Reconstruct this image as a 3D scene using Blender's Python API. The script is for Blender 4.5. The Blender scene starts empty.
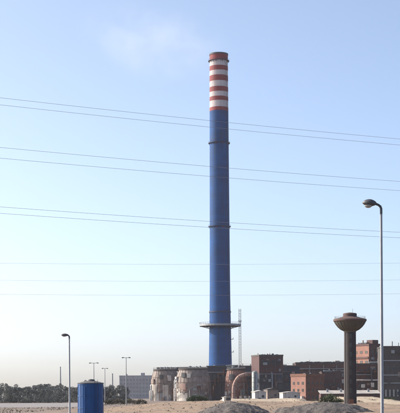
import bpy, math, random
from mathutils import Vector, Matrix, noise as mnoise

R = math.radians
SC = bpy.context.scene
COL = SC.collection

# ------------------------------------------------------------------ camera, sky, sun, exposure
CAM_H = 3.0                      # eye height in metres
FOC, HOR = 1400.0, 396.0          # focal length and horizon row in photo pixels (400 wide)
cam = bpy.data.cameras.new('camera'); cam_o = bpy.data.objects.new('camera', cam); COL.objects.link(cam_o)
cam.sensor_fit = 'HORIZONTAL'; cam.sensor_width = 36.0; cam.lens = 36.0 * FOC / 400.0
cam.shift_x = 0.0; cam.shift_y = (HOR - 206.5) / 400.0
cam.clip_start = 0.2; cam.clip_end = 20000
cam_o.location = (0, 0, CAM_H); cam_o.rotation_euler = (R(90), R(0.3), 0)
SC.camera = cam_o

SUN_AZ, SUN_EL = -74.0, 32.0     # degrees clockwise from the view direction, elevation
world = bpy.data.worlds.new('World'); SC.world = world; world.use_nodes = True
wn = world.node_tree; wn.nodes.clear()
w_out = wn.nodes.new('ShaderNodeOutputWorld'); w_bg = wn.nodes.new('ShaderNodeBackground')
w_sky = wn.nodes.new('ShaderNodeTexSky'); w_sky.sky_type = 'NISHITA'; w_sky.sun_disc = False
w_sky.sun_elevation = R(SUN_EL); w_sky.sun_rotation = R(SUN_AZ)
w_sky.altitude = 0; w_sky.air_density = 0.4; w_sky.dust_density = 2.45; w_sky.ozone_density = 1.6
w_tint = wn.nodes.new('ShaderNodeMix'); w_tint.data_type = 'RGBA'; w_tint.blend_type = 'MULTIPLY'; w_tint.inputs[0].default_value = 1.0
w_tint.inputs[7].default_value = (1.03, 1.05, 0.955, 1)      # camera white balance, the same over the whole sky
wn.links.new(w_sky.outputs[0], w_tint.inputs[6]); wn.links.new(w_tint.outputs[2], w_bg.inputs[0]); wn.links.new(w_bg.outputs[0], w_out.inputs[0])
w_bg.inputs[1].default_value = 0.15

sun = bpy.data.lights.new('sun', 'SUN'); sun_o = bpy.data.objects.new('sun', sun); COL.objects.link(sun_o)
sun.energy = 2.6; sun.angle = R(0.53); sun.color = (1.0, 0.93, 0.84)
sdir = Vector((math.sin(R(SUN_AZ)) * math.cos(R(SUN_EL)), math.cos(R(SUN_AZ)) * math.cos(R(SUN_EL)), math.sin(R(SUN_EL))))
sun_o.rotation_euler = sdir.to_track_quat('Z', 'Y').to_euler(); sun_o.location = sdir * 400

SC.view_settings.view_transform = 'Standard'; SC.view_settings.look = 'None'
SC.view_settings.gamma = 1.0; SC.view_settings.use_curve_mapping = False
SC.view_settings.exposure = 1.17
SC.render.engine = 'CYCLES'
SC.cycles.use_denoising = True
SC.cycles.max_bounces = 5; SC.cycles.volume_bounces = 1
SC.cycles.volume_step_rate = 4.0

def X(px, Y): return (px - 200.0) * Y / FOC
def Z(py, Y): return CAM_H + (HOR - py) * Y / FOC

# ------------------------------------------------------------------ materials
def new_mat(name):
    m = bpy.data.materials.new(name); m.use_nodes = True
    nt = m.node_tree; b = nt.nodes['Principled BSDF']
    return m, nt, b

def nd(nt, t, **k):
    n = nt.nodes.new(t)
    for a, v in k.items(): setattr(n, a, v)
    return n

def surf(name, col, rough=0.7, var=0.25, scale=0.6, streak=0.0, dirt=(0.10, 0.085, 0.07), metal=0.0, bump=0.0, bscale=8.0,
         rib=0.0, courses=None, speck=0.0, spec=0.4):
    """base colour broken up by two noises, optional rain streaks, ribs (profiled sheet) and fine relief"""
    m, nt, b = new_mat(name); L = nt.links.new
    tc = nd(nt, 'ShaderNodeTexCoord')
    n1 = nd(nt, 'ShaderNodeTexNoise'); n1.inputs['Scale'].default_value = scale; n1.inputs['Detail'].default_value = 6; n1.inputs['Roughness'].default_value = 0.62
    L(tc.outputs['Object'], n1.inputs['Vector'])
    r1 = nd(nt, 'ShaderNodeMapRange'); r1.inputs[1].default_value = 0.28; r1.inputs[2].default_value = 0.72
    r1.inputs[3].default_value = 1 - var; r1.inputs[4].default_value = 1 + var
    L(n1.outputs['Fac'], r1.inputs[0])
    mul = nd(nt, 'ShaderNodeMix', data_type='RGBA', blend_type='MULTIPLY'); mul.inputs[0].default_value = 1
    mul.inputs[6].default_value = (*col, 1); L(r1.outputs[0], mul.inputs[7])
    cur = mul.outputs[2]
    if streak > 0:
        mp = nd(nt, 'ShaderNodeMapping'); mp.inputs['Scale'].default_value = (1.1, 1.1, 0.035)
        L(tc.outputs['Object'], mp.inputs[0])
        n2 = nd(nt, 'ShaderNodeTexNoise'); n2.inputs['Scale'].default_value = 1.0; n2.inputs['Detail'].default_value = 5
        L(mp.outputs[0], n2.inputs['Vector'])
        r2 = nd(nt, 'ShaderNodeMapRange'); r2.inputs[1].default_value = 0.46; r2.inputs[2].default_value = 0.78
        r2.inputs[3].default_value = 0; r2.inputs[4].default_value = streak
        L(n2.outputs['Fac'], r2.inputs[0])
        mx = nd(nt, 'ShaderNodeMix', data_type='RGBA'); L(r2.outputs[0], mx.inputs[0]); L(cur, mx.inputs[6]); mx.inputs[7].default_value = (*dirt, 1)
        cur = mx.outputs[2]
    if courses:
        # horizontal pour joints every few metres, each lift a slightly different shade
        sz = nd(nt, 'ShaderNodeSeparateXYZ'); L(tc.outputs['Object'], sz.inputs[0])
        dv = nd(nt, 'ShaderNodeMath', operation='DIVIDE'); L(sz.outputs[2], dv.inputs[0]); dv.inputs[1].default_value = courses
        fl = nd(nt, 'ShaderNodeMath', operation='FLOOR'); L(dv.outputs[0], fl.inputs[0])
        wnz = nd(nt, 'ShaderNodeTexWhiteNoise', noise_dimensions='1D'); L(fl.outputs[0], wnz.inputs['W'])
        rr_ = nd(nt, 'ShaderNodeMapRange'); rr_.inputs[3].default_value = 0.93; rr_.inputs[4].default_value = 1.07; L(wnz.outputs['Value'], rr_.inputs[0])
        fr_ = nd(nt, 'ShaderNodeMath', operation='FRACT'); L(dv.outputs[0], fr_.inputs[0])
        lt = nd(nt, 'ShaderNodeMath', operation='LESS_THAN'); L(fr_.outputs[0], lt.inputs[0]); lt.inputs[1].default_value = 0.07
        jm = nd(nt, 'ShaderNodeMapRange'); jm.inputs[3].default_value = 1.0; jm.inputs[4].default_value = 0.86; L(lt.outputs[0], jm.inputs[0])
        mm = nd(nt, 'ShaderNodeMath', operation='MULTIPLY'); L(rr_.outputs[0], mm.inputs[0]); L(jm.outputs[0], mm.inputs[1])
        mc = nd(nt, 'ShaderNodeMix', data_type='RGBA', blend_type='MULTIPLY'); mc.inputs[0].default_value = 1
        L(cur, mc.inputs[6]); L(mm.outputs[0], mc.inputs[7]); cur = mc.outputs[2]
    if speck > 0:
        n3 = nd(nt, 'ShaderNodeTexNoise'); n3.inputs['Scale'].default_value = bscale; n3.inputs['Detail'].default_value = 3
        L(tc.outputs['Object'], n3.inputs['Vector'])
        r3 = nd(nt, 'ShaderNodeMapRange'); r3.inputs[1].default_value = 0.3; r3.inputs[2].default_value = 0.7; r3.inputs[3].default_value = 1 - speck; r3.inputs[4].default_value = 1 + speck
        L(n3.outputs['Fac'], r3.inputs[0])
        m3 = nd(nt, 'ShaderNodeMix', data_type='RGBA', blend_type='MULTIPLY'); m3.inputs[0].default_value = 1
        L(cur, m3.inputs[6]); L(r3.outputs[0], m3.inputs[7]); cur = m3.outputs[2]
    L(cur, b.inputs['Base Color'])
    b.inputs['Metallic'].default_value = metal
    b.inputs['Specular IOR Level'].default_value = spec
    rr = nd(nt, 'ShaderNodeMapRange'); rr.inputs[3].default_value = max(0.05, rough - 0.12); rr.inputs[4].default_value = min(1, rough + 0.12)
    L(n1.outputs['Fac'], rr.inputs[0]); L(rr.outputs[0], b.inputs['Roughness'])
    h = None
    if rib > 0:
        sp = nd(nt, 'ShaderNodeSeparateXYZ'); L(tc.outputs['Object'], sp.inputs[0])
        ad = nd(nt, 'ShaderNodeMath', operation='ADD'); L(sp.outputs[0], ad.inputs[0]); L(sp.outputs[1], ad.inputs[1])
        ml = nd(nt, 'ShaderNodeMath', operation='MULTIPLY'); L(ad.outputs[0], ml.inputs[0]); ml.inputs[1].default_value = 6.2832 / rib
        sn = nd(nt, 'ShaderNodeMath', operation='SINE'); L(ml.outputs[0], sn.inputs[0]); h = sn.outputs[0]
        bp = nd(nt, 'ShaderNodeBump'); bp.inputs['Strength'].default_value = 0.5; bp.inputs['Distance'].default_value = 0.06
        L(h, bp.inputs['Height']); L(bp.outputs[0], b.inputs['Normal'])
    elif bump > 0:
        n4 = nd(nt, 'ShaderNodeTexNoise'); n4.inputs['Scale'].default_value = bscale; n4.inputs['Detail'].default_value = 7
        L(tc.outputs['Object'], n4.inputs['Vector'])
        bp = nd(nt, 'ShaderNodeBump'); bp.inputs['Strength'].default_value = bump; bp.inputs['Distance'].default_value = 0.08
        L(n4.outputs['Fac'], bp.inputs['Height']); L(bp.outputs[0], b.inputs['Normal'])
    return m

def leaf_mat(name, c0, c1, scale=0.9):
    m, nt, b = new_mat(name); L = nt.links.new
    tc = nd(nt, 'ShaderNodeTexCoord'); n1 = nd(nt, 'ShaderNodeTexNoise'); n1.inputs['Scale'].default_value = scale; n1.inputs['Detail'].default_value = 5
    L(tc.outputs['Object'], n1.inputs['Vector'])
    cr = nd(nt, 'ShaderNodeValToRGB'); cr.color_ramp.elements[0].position = 0.32; cr.color_ramp.elements[1].position = 0.68
    cr.color_ramp.elements[0].color = (*c0, 1); cr.color_ramp.elements[1].color = (*c1, 1)
    L(n1.outputs['Fac'], cr.inputs[0]); L(cr.outputs[0], b.inputs['Base Color']); b.inputs['Roughness'].default_value = 0.7
    b.inputs['Specular IOR Level'].default_value = 0.25
    return m

M = {}
M['blue'] = surf('chimney_blue_paint', (0.004, 0.060, 0.205), 0.68, 0.30, 0.07, 0.60, (0.030, 0.042, 0.075), spec=0.2, courses=2.6)
M['red'] = surf('chimney_red_paint', (0.235, 0.026, 0.031), 0.65, 0.22, 0.2, 0.50, (0.10, 0.035, 0.035))
M['white'] = surf('chimney_white_paint', (0.54, 0.475, 0.475), 0.65, 0.16, 0.2, 0.5, (0.20, 0.14, 0.14))
M['bluesteel'] = surf('dark_blue_steelwork', (0.022, 0.035, 0.075), 0.6, 0.2, 1.0)
M['steel'] = surf('galvanised_steel', (0.26, 0.27, 0.28), 0.5, 0.2, 1.2, 0.2, metal=0.35)
M['dark_steel'] = surf('dark_steel', (0.07, 0.07, 0.075), 0.55, 0.25, 1.0, metal=0.2)
M['lampgrey'] = surf('lamp_housing_grey', (0.075, 0.075, 0.08), 0.45, 0.2, 6.0)
M['pole'] = surf('painted_pole', (0.27, 0.27, 0.28), 0.42, 0.14, 3.0, 0.25, (0.2, 0.17, 0.14), metal=0.3)
M['concrete'] = surf('stained_concrete', (0.050, 0.042, 0.043), 0.85, 0.25, 0.25, 0.5, (0.05, 0.042, 0.042), bump=0.25, bscale=5)
M['bowl'] = surf('bowl_concrete', (0.095, 0.086, 0.074), 0.85, 0.22, 0.35, 0.4, (0.05, 0.045, 0.04), bump=0.2, bscale=4)
M['bowlroof'] = surf('bowl_roof_brown', (0.105, 0.066, 0.060), 0.85, 0.25, 0.4, 0.3, (0.06, 0.04, 0.04))
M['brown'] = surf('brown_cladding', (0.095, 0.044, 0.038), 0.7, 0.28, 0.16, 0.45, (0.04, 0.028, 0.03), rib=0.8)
M['maroon'] = surf('maroon_cladding', (0.078, 0.034, 0.033), 0.7, 0.22, 0.2, 0.4, (0.045, 0.03, 0.035), rib=0.8)
M['slate'] = surf('slate_cladding', (0.038, 0.044, 0.062), 0.7, 0.28, 0.16, 0.45, (0.04, 0.035, 0.04), rib=0.8)
M['greygreen'] = surf('grey_green_cladding', (0.068, 0.058, 0.054), 0.7, 0.22, 0.2, 0.45, (0.045, 0.045, 0.045), rib=0.7)
M['taupe'] = surf('taupe_cladding', (0.25, 0.19, 0.16), 0.75, 0.30, 0.3, 0.6, (0.12, 0.09, 0.08), rib=0.6)
M['pale'] = surf('pale_sheet', (0.56, 0.51, 0.46), 0.7, 0.22, 0.3, 0.75, (0.20, 0.145, 0.11), rib=0.6)
M['cream'] = surf('cream_render', (0.62, 0.55, 0.42), 0.9, 0.16, 0.5, 0.4, (0.30, 0.25, 0.19), bump=0.2)
M['pink'] = surf('sunlit_pink_brickwork', (0.28, 0.145, 0.112), 0.9, 0.2, 0.3, 0.4, (0.25, 0.13, 0.1), bump=0.3)  # brick tone with sunlight painted in, used for the sun-facing flanks
M['stain'] = surf('stained_tank_plate', (0.25, 0.205, 0.18), 0.75, 0.42, 0.22, 0.7, (0.085, 0.06, 0.052), bump=0.3, bscale=2.0)
M['stainpink'] = surf('stained_pink_plate', (0.26, 0.145, 0.12), 0.75, 0.34, 0.25, 0.65, (0.11, 0.06, 0.05), bump=0.3, bscale=2.0)
M['pinkduct'] = surf('oxidised_duct', (0.30, 0.195, 0.165), 0.7, 0.25, 0.4, 0.4, (0.24, 0.12, 0.08))
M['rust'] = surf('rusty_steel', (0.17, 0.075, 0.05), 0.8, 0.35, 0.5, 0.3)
M['roof'] = surf('felt_roof', (0.075, 0.068, 0.066), 0.9, 0.3, 0.3, bump=0.2)
M['sheetroof'] = surf('weathered_sheet_roof', (0.40, 0.36, 0.32), 0.6, 0.25, 0.3, rib=0.5)
M['silo'] = surf('silo_grey', (0.30, 0.33, 0.32), 0.5, 0.15, 0.4, 0.4, (0.15, 0.14, 0.13))
M['farwall'] = surf('far_block_wall_hazed', (0.29, 0.295, 0.31), 0.85, 0.2, 0.1, 0.3)  # lightened to put distance haze into the wall colour
M['frame'] = surf('window_frame', (0.085, 0.08, 0.08), 0.6, 0.25, 0.5)
M['farpane'] = surf('far_window_hazed', (0.20, 0.205, 0.22), 0.4, 0.2, 0.3)  # panes paled too, haze painted into them
M['glass'] = surf('window_glass', (0.025, 0.030, 0.038), 0.15, 0.2, 0.3, spec=0.6)
M['lens'] = surf('lamp_lens', (0.32, 0.32, 0.31), 0.2, 0.1, 4.0, spec=0.6)
M['tankblue'] = surf('tank_blue_paint', (0.008, 0.066, 0.215), 0.34, 0.10, 0.9, 0.25, (0.012, 0.045, 0.12), spec=0.35)
M['tankroof'] = surf('tank_roof_grey', (0.10, 0.095, 0.095), 0.7, 0.25, 1.5, 0.0)
M['soil'] = surf('grey_brown_soil', (0.16, 0.12, 0.095), 0.95, 0.38, 0.045, bump=0.7, bscale=1.6, speck=0.3)
M['tan'] = surf('tan_sand', (0.235, 0.165, 0.112), 0.95, 0.22, 0.12, bump=0.8, bscale=1.5, speck=0.22)
M['palesand'] = surf('pale_sand', (0.36, 0.285, 0.205), 0.95, 0.16, 0.15, bump=0.6, bscale=1.5, speck=0.15)
M['gravel'] = surf('dark_gravel', (0.088, 0.076, 0.071), 0.95, 0.28, 0.4, bump=1.0, bscale=5.0, speck=0.4)
M['yard'] = surf('pale_concrete_paving', (0.21, 0.19, 0.185), 0.9, 0.2, 0.06, bump=0.2, bscale=3.0, speck=0.12)
M['leaf_far'] = leaf_mat('far_foliage_hazed', (0.080, 0.088, 0.086), (0.115, 0.122, 0.112), 0.35)  # grey and low in contrast: haze mixed into the leaf colour
M['leaf'] = leaf_mat('shrub_foliage', (0.022, 0.040, 0.016), (0.075, 0.100, 0.040), 1.1)
M['leaf_dry'] = leaf_mat('dry_scrub', (0.055, 0.046, 0.030), (0.15, 0.12, 0.075), 1.1)
M['bark'] = surf('bark', (0.075, 0.058, 0.045), 0.95, 0.3, 2.0)
M['wire'] = surf('aluminium_conductor', (0.30, 0.30, 0.31), 0.5, 0.1, 0.5, metal=0.3)

# ------------------------------------------------------------------ mesh helpers
class MB:
    def __init__(s): s.v = []; s.f = []
    def add(s, vs, fs):
        o = len(s.v); s.v += [tuple(p) for p in vs]; s.f += [tuple(i + o for i in f) for f in fs]; return s
    def box(s, x0, x1, y0, y1, z0, z1):
        return s.add([(x0,y0,z0),(x1,y0,z0),(x1,y1,z0),(x0,y1,z0),(x0,y0,z1),(x1,y0,z1),(x1,y1,z1),(x0,y1,z1)],
                     [(3,2,1,0),(4,5,6,7),(0,1,5,4),(1,2,6,5),(2,3,7,6),(3,0,4,7)])
    def bar(s, a, b, w, n=4, w2=None):
        return s.tube([a, b], [w, w if w2 is None else w2], n)
    def tube(s, path, r, n=8, caps=True):
        path = [Vector(p) for p in path]; k = len(path)
        rs = r if isinstance(r, (list, tuple)) else [r] * k
        vs, fs = [], []; ref = None
        for i, p in enumerate(path):
            t = (path[min(i+1,k-1)] - path[max(i-1,0)]).normalized()
            if ref is None:
                ref = Vector((0,0,1)) if abs(t.z) < 0.95 else Vector((1,0,0))
            u = (ref - t * ref.dot(t)).normalized(); w = t.cross(u); ref = u
            off = math.pi/4 if n == 4 else 0
            for j in range(n):
                a = 2*math.pi*j/n + off; vs.append(p + (u*math.cos(a) + w*math.sin(a)) * rs[i])
        for i in range(k-1):
            for j in range(n):
                j2 = (j+1) % n; fs.append((i*n+j, i*n+j2, (i+1)*n+j2, (i+1)*n+j))
        if caps:
            fs.append(tuple(reversed(range(n)))); fs.append(tuple((k-1)*n + j for j in range(n)))
        return s.add(vs, fs)
    def lathe(s, prof, n=32, c=(0,0,0), close=True):
        vs, fs = [], []; k = len(prof)
        for (r, z) in prof:
            for j in range(n):
                a = 2*math.pi*j/n; vs.append((c[0]+r*math.cos(a), c[1]+r*math.sin(a), c[2]+z))
        for i in range(k-1):
            for j in range(n):
                j2 = (j+1) % n; fs.append((i*n+j, i*n+j2, (i+1)*n+j2, (i+1)*n+j))
        if close:
            fs.append(tuple(reversed(range(n)))); fs.append(tuple((k-1)*n+j for j in range(n)))
        return s.add(vs, fs)
    def extrude_y(s, prof, y0, y1):
        """profile of (x, z) points swept along y"""
        k = len(prof)
        vs = [(x,y0,z) for x,z in prof] + [(x,y1,z) for x,z in prof]
        fs = [(i, (i+1)%k, k+(i+1)%k, k+i) for i in range(k)] + [tuple(reversed(range(k))), tuple(range(k,2*k))]
        return s.add(vs, fs)
    def ring_rail(s, r, z, h, n=28, w=0.09):
        for zz in (z+h, z+h*0.5):
            pts = [(r*math.cos(2*math.pi*j/n), r*math.sin(2*math.pi*j/n), zz) for j in range(n+1)]
            s.tube(pts, w, 4, False)
        for j in range(n):
            a = 2*math.pi*j/n; s.bar((r*math.cos(a), r*math.sin(a), z), (r*math.cos(a), r*math.sin(a), z+h), w)
        return s
    def mesh(s, name, mat, smooth=False):
        me = bpy.data.meshes.new(name); me.from_pydata(s.v, [], s.f); me.materials.append(M[mat] if isinstance(mat, str) else mat)
        if smooth:
            me.shade_smooth(); me.set_sharp_from_angle(angle=R(38))
        me.update(); return me
    def build(s, name, mat, parent=None, smooth=False, loc=None, rz=0):
        return link(name, s.mesh(name, mat, smooth), parent, loc, rz)

def link(name, data, parent=None, loc=None, rz=0):
    o = bpy.data.objects.new(name, data); COL.objects.link(o)
    if parent: o.parent = parent
    if loc is not None: o.location = loc
    if rz: o.rotation_euler = (0, 0, rz)
    return o

def tag(o, label=None, cat=None, group=None, kind=None):
    if label: o['label'] = label
    if cat: o['category'] = cat
    if group: o['group'] = group
    if kind: o['kind'] = kind
    return o

def thing(name, label, cat, loc=(0,0,0), rz=0, group=None):
    o = link(name, None, None, loc, rz); o.empty_display_size = 1.0
    return tag(o, label, cat, group)

def copy_tree(o, parent=None):
    c = o.copy(); COL.objects.link(c)
    if parent: c.parent = parent
    for ch in [q for q in o.children]: copy_tree(ch, c)
    return c

rng = random.Random(7)

# ------------------------------------------------------------------ ground and terrain
def fbm(x, y, s, o=4): return mnoise.fractal(Vector((x*s, y*s, 3.7)), 0.9, 2.1, o)

def axis(parts):
    out = []
    for a, b, st in parts:
        n = max(1, round((b-a)/st)); out += [a + (b-a)*i/n for i in range(n)]
    return out + [parts[-1][1]]

def sheet(name, xs, ys, fn, mat):
    vs = [(x, y, fn(x, y)) for y in ys for x in xs]; nx = len(xs)
    fs = [(j*nx+i, j*nx+i+1, (j+1)*nx+i+1, (j+1)*nx+i) for j in range(len(ys)-1) for i in range(nx-1)]
    mb = MB(); mb.v = vs; mb.f = fs
    return mb.build(name, mat, smooth=False), vs

def ground_z(x, y):
    if y < 130 or y > 860: return 0.0
    k = min(1.0, max(0.0, (x + 34) / 8)) if y > 380 else 1.0
    return 0.10 * k * fbm(x, y, 0.09)
g, _ = sheet('ground', axis([(-7000,-120,640),(-120,120,3.0),(120,7000,640)]), axis([(-90,120,30),(120,600,4.0),(600,1200,40),(1200,8000,680)]), ground_z, 'soil')
for p in g.data.polygons: p.use_smooth = True
tag(g, 'dry grey brown industrial ground reaching to the horizon', None, None, 'structure')

# pale paving at the left, in front of the wood
y_, _ = sheet('paved_yard', axis([(-190,-36,6)]), axis([(396,670,10)]), lambda x, y: 0.03, 'yard')
tag(y_, 'pale concrete paving in front of the wood', None, None, 'structure')

def mound_z(x, y):
    # a long low tipped bank of tan sand
    cx = (x + 24) / 16 if x < -8 else 1.0
    lx = max(0.0, min(1.0, cx + 0.15*fbm(x, y, 0.12))); lx = lx*lx*(3-2*lx)
    rx = max(0.0, min(1.0, (54 - x) / 18)); rx = rx*rx*(3-2*rx)
    d = (y - 380) / (165 if y < 380 else 44)
    c = max(0.0, 1 - d*d)
    h = (1.42 + 0.22*math.sin(x*0.16+1.0) + 0.25*fbm(x, y, 0.07)) * c * lx * rx
    # wheel ruts left by trucks
    for k, pth in enumerate((318 + 22*math.sin(x*0.05), 268 + 14*math.sin(x*0.07+2))):
        for o_ in (-2.2, 2.2):
            q = (y - pth - o_) / 1.4
            if abs(q) < 1: h -= 0.16 * (1 - q*q)
    return h + 0.26*fbm(x, y, 0.30) * (0.3 + c) - 0.10 + 0.05*fbm(x, y, 1.3)
m_, _ = sheet('earth_bank', axis([(-32,56,0.7)]), axis([(205,426,1.4)]), mound_z, 'tan')
for p in m_.data.polygons: p.use_smooth = True
tag(m_, 'long low bank of tan sand in front of the works', None, None, 'structure')

def heap(name, label, cx, cy, rx, ry, h, flat=0.0, seed=0.0):
    def fz(x, y):
        dx, dy = (x-cx)/rx, (y-cy)/ry
        d = math.sqrt(dx*dx+dy*dy) * (1 + 0.26*fbm(x+seed, y, 0.22))
        d = max(0.0, d - flat) / (1 - flat)
        t = max(0.0, 1 - d)
        z = h * (1 - math.exp(-1.3*t)) / (1 - math.exp(-1.3)) if t > 0 else 0.0
        return z + 0.20*fbm(x+seed, y, 0.45)*(1 if t > 0 else 0) + 0.05*fbm(x, y+seed, 2.5) - (0.25 if t <= 0 else 0.0)
    n = 96
    xs = [cx - rx*1.15 + 2.3*rx*i/n for i in range(n+1)]; ys = [cy - ry*1.15 + 2.3*ry*i/n for i in range(n+1)]
    o, vs = sheet(name, xs, ys, fz, 'gravel')
    for p in o.data.polygons: p.use_smooth = True
    tag(o, label, 'gravel heap')
    r = random.Random(int(seed*10)); mb = MB()
    for _ in range(900):
        a = r.uniform(0, 6.28); q = math.sqrt(r.random())*1.05; x = cx+math.cos(a)*rx*q; y = cy+math.sin(a)*ry*q
        s_ = 0.02 + 0.11*r.random()**5
        z = fz(x, y) + s_*0.2; vs = []
        for (u, v, w) in ((1,0,0),(-1,0,0),(0,1,0),(0,-1,0),(0,0,1),(0,0,-1)):
            k = s_*r.uniform(0.7,1.35); vs.append((x+u*k, y+v*k, z+w*k*0.8))
        mb.add(vs, [(0,2,4),(2,1,4),(1,3,4),(3,0,4),(2,0,5),(1,2,5),(3,1,5),(0,3,5)])
    st = mb.build('stones', 'gravel', o); st['kind'] = 'stuff'
    return o
heap('gravel_heap', 'dark gravel heap with pointed top in front of the tan bank', X(232,224), 224, 6.2, 8.5, 2.05, 0.03, 1.0)
heap('gravel_heap', 'broad flat-topped grey gravel heap left of the water tower', X(326,236), 236, 8.4, 9.0, 1.75, 0.20, 9.0)

# ------------------------------------------------------------------ foliage
def leaves(mb, c, rx, ry, rz, n, size, r):
    c = Vector(c)
    for _ in range(n):
        d = Vector((r.gauss(0,1), r.gauss(0,1), r.gauss(0,1))).normalized() * (0.55 + 0.5*r.random())
        p = c + Vector((d.x*rx, d.y*ry, d.z*rz))
        a = Vector((r.uniform(-1,1), r.uniform(-1,1), r.uniform(-1,1))).normalized()
        b = a.orthogonal().normalized(); s = size*r.uniform(0.6,1.4)
        mb.add([p-a*s, p+b*s*0.6, p+a*s, p-b*s*0.6], [(0,1,2,3)])

def shrub(name, label, loc, w, d, h, mat='leaf', n=900, leaf=0.11, group=None, cat='shrub'):
    t = thing(name, label, cat, loc, 0, group)
    r = random.Random(hash(label) % 1000 if False else int(abs(loc[0]*13.7+loc[1]*7.1)*10))
    mb = MB(); st = MB()
    k = max(6, int(w*2.2))
    for i in range(k):
        x = (i+0.5)/k*w - w/2 + r.uniform(-0.2,0.2); y = r.uniform(-d*0.35, d*0.35)
        e = 1 - 0.45*(2*abs(x)/w)**2
        top = h*e*r.uniform(0.72,1.0)
        st.tube([(x*0.7,y*0.5,-0.1),(x*0.9,y,top*0.45),(x,y*1.2,top*0.8)], [0.05,0.035,0.015], 5)
        rr = min(0.9, 0.33*h)*r.uniform(0.8,1.25)
        for q in range(3):
            zc = max(rr*0.5, top*(0.35+0.3*q) - (rr*0.4 if q == 2 else 0))
            leaves(mb, (x + r.uniform(-0.25,0.25), y + r.uniform(-0.2,0.2), zc), rr*1.1, rr, rr*0.85, n//(k*3), leaf, r)
    mb.build('crown', mat, t); st.build('trunk', 'bark', t)
    return t

def wood():
    mb = MB(); r = random.Random(21)
    for i in range(150):
        Y = r.uniform(690, 860); px = r.uniform(-40, 128)
        if 78 < px < 100 and r.random() < 0.3: continue
        x = X(px, Y)
        pk = 381.8 + 2.4*mnoise.noise(Vector((px*0.045, 2.2, 0))) + r.uniform(-1.6, 4.0) + (1.5 if px > 100 else 0)
        h = Z(pk, Y)
        mb.tube([(x,Y,-0.2),(x+r.uniform(-.4,.4),Y,h*0.4),(x+r.uniform(-.8,.8),Y,h*0.8)], [0.22,0.15,0.05], 5)
        w = r.uniform(2.2, 3.6)
        for q in range(9):
            a = r.uniform(0, 6.28); rad = w*r.uniform(0.2,1.0)
            zc = h*(r.uniform(0.22,0.86) if q < 6 else r.uniform(0.04,0.22))
            s = w*r.uniform(0.38,0.6)*(1.1 - 0.4*zc/h)
            leaves(mb, (x+math.cos(a)*rad, Y+math.sin(a)*rad, min(zc, h - s*0.8)), s, s, s*0.85, 230, 0.17, r)
    o = mb.build('far_wood', 'leaf_far')
    tag(o, 'hazy dark wood along the left edge behind the pale paving', 'wood', None, 'stuff')
wood()

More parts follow.
